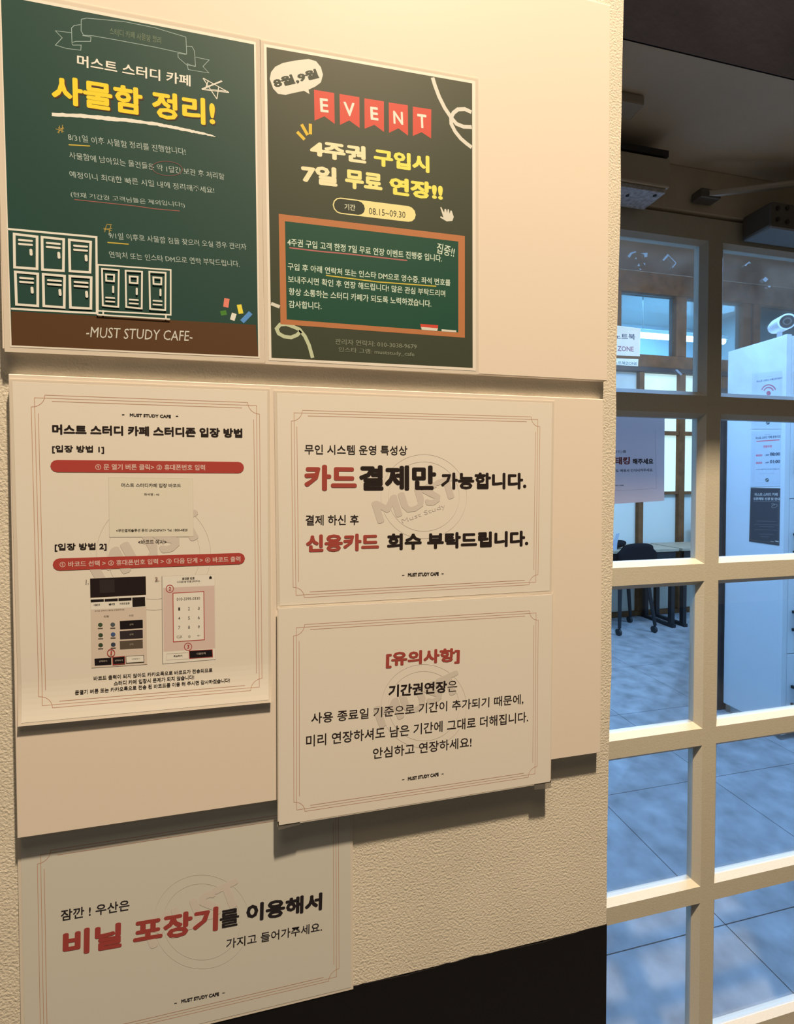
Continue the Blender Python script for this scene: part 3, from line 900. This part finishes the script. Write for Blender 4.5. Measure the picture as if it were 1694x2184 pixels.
sh.text('사물함에 남아있는 물건들은 약 1달간 보관 후 처리할', (450, 1024), (1450, 1162), (450, 980), CH, wob=.04, shear=-.1)
sh.ell('underline', (1080, 1088), 98, 46, .55, pr(120, 78, 66), rot=.08)
sh.text('예정이니 최대한 빠른 시일 내에 정리해주세요!', (452, 1146), (1385, 1250), (452, 1104), CH, wob=.04, shear=-.1)
sh.flush(t)

# --- poster 2: event
sh = Sheet(1, -BT - .0004)
t = notice('poster', sh, [(563, 94), (1014, 173.5), (1015, 791), (573.5, 768.5)], 'olive green event poster with five red pennants and orange framed chalkboard', 'poster', margin=.0035)
sh.begin('printed_ground')
sh.poly('illustration', [(568.6, 100.7), (1007.2, 178), (1008.4, 784.7), (579.3, 763)], pr(60, 61, 40))
R3, R4 = (3.388, 540, 80), (3.388, 540, 440)
sh.zoom = R3
WP = pr(214, 196, 164)
sh.begin('rope_drawing', keep=True)
sh.stroke('illustration', [(1297, 290), (1315, 350), (1345, 430), (1385, 510), (1432, 580)], 4.0, WP, round_ends=False)
sh.stroke('illustration', [(1578, 540), (1530, 518), (1480, 520), (1448, 545), (1430, 580), (1432, 625), (1460, 680), (1500, 730), (1540, 765), (1580, 795)], 3.9, WP, round_ends=False)
sh.stroke('illustration', [(1432, 580), (1470, 625), (1520, 645), (1580, 648)], 3.9, WP, round_ends=False)
blob = [(120, 300), (130, 250), (160, 212), (215, 185), (300, 168), (400, 156), (455, 172), (490, 215), (505, 270), (490, 325), (450, 355), (400, 378), (408, 410), (368, 386), (300, 400), (235, 415), (180, 408), (145, 370)]
sh.begin('speech_bubble')
sh.poly('illustration', blob, pr(218, 200, 166))
sh.text('8월,9월', (162, 372), (482, 296), (140, 298), pr(44, 52, 34), .05)
RD = pr(206, 66, 46)
for f_ in ([(440, 378), (586, 402), (590, 625), (515, 570), (444, 602)], [(624, 408), (768, 432), (770, 655), (695, 600), (628, 632)], [(804, 440), (945, 462), (946, 683), (876, 632), (806, 660)],
           [(980, 470), (1118, 490), (1120, 710), (1050, 657), (982, 690)], [(1154, 500), (1288, 520), (1286, 730), (1218, 685), (1154, 712)]):
    sh.begin('pennant'); c5 = f_
    sh.poly('illustration', [c5[0], c5[1], c5[2], c5[3]], RD); sh.poly('illustration', [c5[0], c5[3], c5[4]], RD)
for ch_, a_, b_, c_ in (('E', (487, 538), (546, 545), (487, 438)), ('V', (657, 566), (738, 576), (657, 465)), ('E', (850, 595), (906, 602), (850, 500)),
                        ('N', (1015, 624), (1085, 633), (1015, 530)), ('T', (1190, 652), (1256, 660), (1190, 552))):
    sh.text(ch_, a_, b_, c_, pr(236, 214, 184), .025)
sh.begin('spark_drawing')
for a_, b_ in (((318, 682), (372, 738)), ((350, 628), (394, 706)), ((414, 624), (414, 700))): sh.stroke('illustration', [a_, b_], 3.0, pr(216, 170, 44), round_ends=False)
Y1c, Y2c = pr(238, 226, 150), pr(240, 220, 80)
for tx, a_, b_, c_, m_ in (('4주권', (412, 862), (818, 916), (412, 732), Y1c), ('구입시', (872, 926), (1275, 982), (872, 798), Y2c),
                           ('7일', (350, 1050), (610, 1080), (350, 910), Y1c), ('무료', (665, 1088), (935, 1122), (665, 950), pr(240, 224, 116)), ('연장!!', (985, 1134), (1372, 1184), (985, 1004), Y2c)):
    sh.text(tx, a_, b_, c_, m_, .052)
sh.zoom = (1, 0, 0)
PL = pr(234, 206, 128)
sh.begin('label_pill')
sh.stroke('illustration', [(727, 439), (871, 456.5)], 15.5, PL)
sh.stroke('illustration', [(727, 439), (764, 443.5)], 13.3, pr(46, 50, 34))
sh.text('기간', (735, 447.5), (758, 450), (735, 434.5), pr(220, 205, 160), .012)
sh.text('08.15~09.30', (787, 457), (865, 465.5), (787, 443), pr(62, 56, 34))
sh.zoom = R4
sh.begin('hand_icon')
sh.poly('illustration', [(1352, 8), (1360, 6), (1380, 46), (1384, 20), (1394, 20), (1402, 48), (1406, 22), (1415, 22), (1420, 54), (1427, 30), (1436, 34), (1450, 78), (1440, 106), (1400, 110), (1352, 82), (1356, 72), (1376, 82)], pr(216, 198, 164))
sh.begin('rope_drawing', keep=True)
sh.stroke('illustration', [(130, 703), (192, 727)], 3.2, WP, round_ends=False)
sh.stroke('illustration', [(345, 902), (318, 930), (275, 948), (225, 942), (185, 920), (170, 885), (195, 855), (240, 852), (290, 870), (335, 890), (375, 940), (405, 1005), (430, 1095)], 3.4, pr(190, 184, 136), round_ends=False)
BR = pr(182, 108, 60)
sh.begin('chalkboard_drawing', keep=True)
sh.poly('illustration', [(185, 55), (1530, 215), (1530, 950), (198, 852)], BR)
sh.poly('illustration', [(230, 108), (1483, 255), (1483, 912), (243, 818)], pr(22, 68, 46))
LT = pr(206, 206, 168)
sh.text('4주권 구입 고객 한정 7일 무료 연장 이벤트 진행중 입니다.', (248, 285), (1365, 404), (248, 230), LT, .012)
sh.stroke('underline', [(265, 300), (480, 326), (700, 346), (1110, 392)], 1.2, pr(178, 96, 84))
sh.text('집중!!', (1322, 338), (1450, 372), (1332, 262), LT, .010)
sh.text('구입 후 아래 연락처 또는 인스타 DM으로 영수증, 좌석 번호를', (250, 462), (1425, 580), (250, 408), LT, .012)
sh.stroke('underline', [(530, 500), (900, 547), (1320, 578)], 1.1, pr(206, 172, 60))
sh.text('보내주시면 확인 후 연장 해드립니다! 많은 관심 부탁드리며', (252, 552), (1388, 656), (252, 500), LT, .012)
sh.text('항상 소통하는 스터디 카페가 되도록 노력하겠습니다.', (258, 642), (1288, 730), (258, 588), LT, .012)
sh.text('감사합니다.', (258, 734), (495, 748), (258, 680), LT, .012)
sh.begin('eraser_drawing', keep=True)
sh.poly('illustration', [(1208, 850), (1337, 860), (1335, 890), (1212, 880)], RD)
sh.poly('illustration', [(1214, 872), (1335, 882), (1330, 902), (1218, 892)], WP)
sh.poly('illustration', [(1362, 889), (1468, 897), (1468, 911), (1362, 904)], WP)
GR = pr(128, 124, 94)
sh.text('관리자 연락처: 010-3038-9679', (592, 998), (1182, 1034), (592, 956), GR, .008)
sh.text('인스타 그램: muststudy_cafe', (618, 1058), (1165, 1092), (618, 1016), GR, .008)
sh.flush(t)

BL_, LN = pr(40, 28, 22), pr(186, 128, 92)
WM = pr(208, 183, 152)


def watermark(sh, c, r, r2, txt):
    sh.ell('watermark', c, r, r * .98, .35, WM, n=64); sh.ell('watermark', c, r2, r2 * .98, .3, WM, n=56)
    sh.text('MUST', *txt, WM, .05, part='watermark')


# --- notice 3: how to enter
curl = lambda x, z: .0020 * max(0, (1.2315 - z) / .040) ** 2
sh = Sheet(1, -BT - .0004, warp=curl)
t = notice('notice', sh, [(20, 808.5), (575, 830), (578, 1495), (42, 1546)], 'white portrait notice with two red bars and pictured ticket screens', 'notice', n=60, inset=.0022, margin=.0005)
sh.zoom = (2.823, 0, 780)
sh.frame((208, 193), (1545, 240), (1562, 1932), (257, 2044), LN)
sh.ell('watermark', (925, 1135), 345, 335, .35, WM, n=64); sh.ell('watermark', (925, 1135), 280, 270, .3, WM, n=64)
sh.text('MUST', (600, 1330), (1260, 1010), (560, 1150), WM, .05, part='watermark')
sh.text('MUST STUDY CAFE', (782, 306), (1030, 315), (782, 287), BL_, .035)
sh.stroke('underline', [(735, 295), (750, 295)], .8, BL_); sh.stroke('underline', [(1059, 304), (1074, 304)], .8, BL_)
sh.text('머스트 스터디 카페 스터디존 입장 방법', (315, 413), (1460, 434), (315, 352), BL_, .042)
sh.text('[입장 방법 1]', (315, 526), (628, 529), (315, 478), BL_, .026)
RBAR = pr(172, 62, 48); PK = pr(218, 172, 144)
sh.begin('red_bar', keep=True)
sh.stroke('illustration', [(346, 604), (1434, 613)], 10.6, RBAR)
sh.text('① 문 열기 버튼 클릭> ② 휴대폰번호 입력', (575, 628), (1235, 631), (575, 591), PK, .020)
sh.begin('ticket_picture')
sh.poly('illustration', [(655, 672), (1162, 680), (1166, 1028), (660, 1030)], pr(222, 200, 162))
sh.stroke('illustration', [(655, 672), (1162, 680), (1166, 1028), (660, 1030)], .3, WM, closed=True)
sh.text('머스트 스터디카페 입장 바코드', (732, 732), (1090, 734), (732, 707), BL_, .02)
sh.text('좌석명 : 40', (868, 783), (960, 783), (868, 767), pr(90, 72, 58), .02)
sh.text('<무인결제솔루션 문의 UNOSPAY> Tel. 1800-4820', (700, 1003), (1130, 998), (700, 983), BL_, .02)
sh.text('<바코드 예시>', (833, 1074), (1003, 1073), (833, 1047), pr(80, 66, 52), .015)
sh.text('[입장 방법 2]', (330, 1118), (643, 1112), (330, 1070), BL_, .026)
sh.zoom = (2.823, 0, 1180)
sh.begin('red_bar', keep=True)
sh.stroke('illustration', [(360, 67), (1440, 32)], 10.6, RBAR)
sh.text('① 바코드 선택 > ② 휴대폰번호 입력 > ③ 다음 단계 > ④ 바코드 출력', (360, 85), (1448, 50), (360, 50), PK, .020)
TAN = pr(212, 182, 148)
sh.begin('screen_picture')
sh.poly('illustration', [(545, 150), (880, 138), (887, 668), (552, 690)], TAN)
sh.poly('illustration', [(543, 152), (878, 138), (880, 250), (545, 268)], pr(36, 24, 20))
sh.poly('illustration', [(600, 160), (690, 156), (692, 235), (602, 240)], pr(52, 40, 34))
WH = pr(228, 206, 172)
sh.poly('illustration', [(546, 270), (880, 252), (882, 322), (548, 340)], WH)
for x in (547, 631, 714): sh.poly('illustration', [(x, 279 - (x - 547) * .05), (x + 79, 275 - (x - 547) * .05), (x + 79, 292 - (x - 547) * .05), (x, 296 - (x - 547) * .05)], pr(34, 24, 20))
sh.poly('illustration', [(797, 266), (874, 262), (876, 318), (799, 323)], pr(34, 24, 20))
for x, y, a_ in ((565, 318, '이용안내'), (655, 314, '충전'), (722, 309, '바코드입장')): sh.text(a_, (x, y), (x + (60 if len(a_) > 4 else 38), y - 3), (x, y - 12), pr(50, 40, 34), .02)
sh.text('좌석을 선택하고 결제를 진행해주세요', (572, 352), (750, 343), (572, 343), pr(90, 74, 58))
sh.text('인원', (626, 385), (656, 384), (626, 374), pr(70, 56, 44), .01); sh.text('시간', (777, 380), (805, 379), (777, 369), pr(70, 56, 44), .01)
for y, c_ in ((408, (28, 20, 18)), (468, (52, 40, 36)), (528, (92, 74, 54))):
    sh.poly('illustration', [(722, y), (860, y - 9), (861, y + 42), (724, y + 50)], pr(*c_)); sh.text('선택', (780, y + 26), (803, y + 25), (780, y + 15), pr(170, 150, 120))
for x, y, c_ in ((605, 430, (66, 78, 50)), (607, 492, (62, 70, 44)), (607, 552, (62, 70, 44)), (680, 428, (84, 84, 78)), (682, 487, (70, 84, 110)), (683, 548, (58, 60, 66))):
    sh.ell('illustration', (x, y), 14, 12, 1, pr(*c_), fill=True, n=14); sh.stroke('illustration', [(x - 15, y + 22), (x + 15, y + 21)], .8, pr(90, 74, 60))
sh.poly('illustration', [(570, 634), (671, 628), (672, 668), (572, 674)], pr(28, 20, 18)); sh.poly('illustration', [(680, 627), (750, 621), (751, 663), (681, 669)], pr(28, 20, 18))
sh.stroke('illustration', [(679, 625), (752, 619), (753, 664), (681, 670)], .5, RBAR, closed=True)
sh.poly('illustration', [(760, 620), (866, 613), (868, 653), (761, 660)], WH); sh.stroke('illustration', [(760, 620), (866, 613), (868, 653), (761, 660)], .4, BL_, closed=True)
for x, y, m_ in ((597, 655, TAN), (692, 650, TAN), (795, 642, BL_)): sh.text('선택하기', (x, y), (x + 48, y - 2), (x, y - 10), m_)
sh.ell('illustration', (670, 599), 22, 22, .6, RBAR); sh.text('1', (666, 610), (675, 610), (666, 586), RBAR, .03)
sh.text('1.', (518, 184), (535, 184), (518, 158), pr(110, 92, 76), .01); sh.text('2.', (934, 166), (960, 165), (934, 143), pr(130, 88, 66), .01)
sh.begin('screen_picture')
sh.poly('illustration', [(975, 137), (1294, 124), (1298, 638), (980, 665)], WH)
sh.poly('illustration', [(983, 208), (1292, 194), (1295, 572), (986, 592)], pr(212, 176, 148))
sh.stroke('illustration', [(976, 137), (980, 665)], .4, pr(120, 100, 84)); sh.stroke('illustration', [(976, 137), (1294, 124), (1298, 638)], .25, WM)
sh.text('휴대폰 번호', (1097, 162), (1173, 158), (1097, 146), BL_, .03); sh.text('바코드를 받을 번호를 입력해주세요', (1067, 180), (1205, 173), (1067, 167), pr(80, 64, 54), .01)
sh.poly('illustration', [(1260, 155), (1260, 143), (1268, 136), (1276, 142), (1276, 154)], BL_)
sh.poly('illustration', [(1042, 240), (1228, 230), (1231, 520), (1045, 533)], WH); sh.stroke('illustration', [(1042, 240), (1228, 230), (1231, 520), (1045, 533)], .7, RBAR, closed=True)
sh.text('010-3395-0330', (1065, 286), (1205, 279), (1065, 268), pr(70, 54, 46), .01)
for j, row in enumerate(('123', '456', '789')):
    for i, ch_ in enumerate(row):
        x, y = 1074 + i * 59, 345 + j * 56 - i * 2
        sh.text(ch_, (x, y), (x + 11, y - .5), (x, y - 19), pr(60, 48, 40), .01)
sh.text('CLR', (1064, 512), (1098, 510), (1064, 496), pr(60, 48, 40)); sh.text('0', (1135, 510), (1147, 509), (1135, 494), pr(60, 48, 40)); sh.text('←', (1188, 502), (1208, 500), (1188, 490), pr(60, 48, 40))
for c_, n_ in (((1023, 213), '2'), ((1133, 562), '3')):
    sh.ell('illustration', c_, 22, 22, .6, RBAR); sh.text(n_, (c_[0] - 6, c_[1] + 11), (c_[0] + 7, c_[1] + 11), (c_[0] - 6, c_[1] - 12), RBAR, .03)
sh.stroke('illustration', [(1003, 604), (1134, 597), (1136, 634), (1004, 642)], .3, WM, closed=True); sh.text('취소하기', (1046, 625), (1098, 622), (1046, 613), BL_, .02)
sh.poly('illustration', [(1142, 588), (1278, 580), (1280, 622), (1142, 632)], pr(28, 20, 18)); sh.stroke('illustration', [(1140, 587), (1279, 579), (1281, 623), (1142, 633)], .5, RBAR, closed=True)
sh.text('다음단계', (1186, 611), (1238, 607), (1186, 599), TAN)
sh.begin('fine_print')
sh.text('바코드 출력이 되지 않아도 카카오톡으로 바코드가 전송되므로', (565, 766), (1280, 714), (565, 740), BL_, .015)
sh.text('스터디 카페 입장시 문제가 되지 않습니다!', (687, 796), (1170, 757), (687, 769), BL_, .015)
sh.text('문열기 버튼 또는 카카오톡으로 전송 된 바코드를 이용 해 주시면 감사하겠습니다!', (453, 851), (1385, 775), (453, 824), BL_, .015)
sh.flush(t)

# --- notice 4: card payment only
sh = Sheet(1, -BT - .0004, (2.647, 580, 820))
t = notice('notice', sh, [(585.5, 833.5), (1182, 856), (1176, 1264), (592, 1297)], 'white landscape notice with red and black headlines, upper right of three', 'notice', n=1, inset=.0022, margin=.0005)
sh.frame((125, 160), (1502, 198), (1490, 1115), (136, 1190), LN)
watermark(sh, (858, 632), 242, 200, ((600, 790), (1075, 625), (600, 650)))
sh.text('Must Study', (740, 790), (985, 700), (740, 755), WM, part='watermark')
sh.text('무인 시스템 운영 특성상', (185, 394), (765, 400), (185, 338), BL_, .012)
sh.text('카드', (183, 600), (480, 600), (183, 452), RED, .048)
sh.text('결제만', (493, 600), (928, 597), (493, 455), BL_, .044)
sh.text('가능합니다.', (955, 592), (1437, 590), (955, 496), BL_, .042)
sh.text('결제 하신 후', (190, 795), (490, 792), (190, 737), BL_, .012)
sh.text('신용카드', (192, 948), (605, 936), (192, 848), RED, .05)
sh.text('회수 부탁드립니다.', (650, 936), (1448, 912), (650, 842), BL_, .046)
sh.text('MUST STUDY CAFE', (768, 1084), (942, 1078), (768, 1064), BL_, .045)
sh.stroke('underline', [(735, 1077), (748, 1076)], .6, BL_); sh.stroke('underline', [(958, 1068), (970, 1068)], .6, BL_)
sh.flush(t)

# --- notice 5: extension note
sh = Sheet(1, -BT - .0024, (2.647, 580, 1260))
t = notice('notice', sh, [(594, 1298), (1178, 1268), (1173, 1667), (595, 1760)], 'white landscape notice with red bracketed heading, overhanging its board', 'notice', margin=.0012)
sh.frame((138, 208), (1492, 125), (1485, 1033), (140, 1237), LN)
watermark(sh, (858, 650), 240, 200, ((610, 780), (1085, 560), (610, 640)))
sh.text('[유의사항]', (643, 438), (1060, 410), (643, 345), RED, .046)
sh.text('기간권연장', (658, 601), (988, 574), (658, 532), BL_, .034)
sh.text('은', (992, 572), (1046, 567), (992, 510), BL_)
sh.text('사용 종료일 기준으로 기간이 추가되기 때문에,', (222, 754), (1420, 640), (222, 690), BL_, .010)
sh.text('미리 연장하셔도 남은 기간에 그대로 더해집니다.', (193, 882), (1447, 740), (193, 816), BL_, .010)
sh.text('안심하고 연장하세요!', (570, 950), (1127, 882), (570, 888), BL_, .010)
sh.text('MUST STUDY CAFE', (768, 1071), (942, 1045), (768, 1051), BL_, .045)
sh.stroke('underline', [(735, 1066), (748, 1064)], .6, BL_); sh.stroke('underline', [(958, 1034), (970, 1032)], .6, BL_)
sh.flush(t)
tp = Sheet(1, -BT - .0020, (1, 0, 0))
for pts in ([(592, 1752), (640, 1746), (640, 1758), (594, 1770)], [(1138, 1664), (1176, 1664), (1174, 1680), (1140, 1684)]):
    q = [tp.uv(*p) for p in pts]
    flat_sheet('tape_strip', tp, *q, M_TAPE, t, lift=.0004)

# --- notice 6: umbrella
sh = Sheet(1, -.0010, (2.172, 0, 1740))
t = notice('notice', sh, [Vector((-.2305, 1.0905)), Vector((.0630, 1.0905)), Vector((.0630, .8835)), Vector((-.2305, .8835))],
           'dull white landscape notice with red headline, lowest on the wall', 'notice', m=M_PAPER_DULL, margin=.0006, inset=.002)
a_ = sh.uv(188, 180); b_ = sh.uv(1563, 757)
sh.zoom = (1, 0, 0)


class _W(Vector): pass


_uv = sh.uv
sh.uv = lambda x, y: Vector((x, y)) if abs(x) < 3 else _uv(x, y)
sh.frame((-.2135, 1.0725), (.0465, 1.0725), (.0465, .9000), (-.2135, .9000), LN)
sh.uv = _uv; sh.zoom = (2.172, 0, 1740)
watermark(sh, (935, 490), 222, 180, ((700, 620), (1140, 400), (690, 480)))
B6, R6 = pr(36, 28, 26), pr(158, 60, 48)
sh.text('잠깐 ! 우산은', (282, 487), (600, 436), (282, 436), B6, .014)
sh.text('비닐 포장기', (290, 656), (1010, 530), (290, 536), R6, .044)
sh.text('를', (1018, 522), (1108, 505), (1018, 440), B6, .024)
sh.text('이용해서', (1140, 495), (1492, 435), (1140, 410), B6, .044)
sh.text('가지고 들어가주세요.', (1048, 616), (1492, 534), (1048, 570), B6, .010)
sh.text('MUST STUDY CAFE', (840, 867), (1015, 832), (840, 850), B6, .045)
sh.stroke('underline', [(808, 868), (820, 866)], .6, B6); sh.stroke('underline', [(1030, 820), (1042, 818)], .6, B6)
sh.flush(t)

print_all()
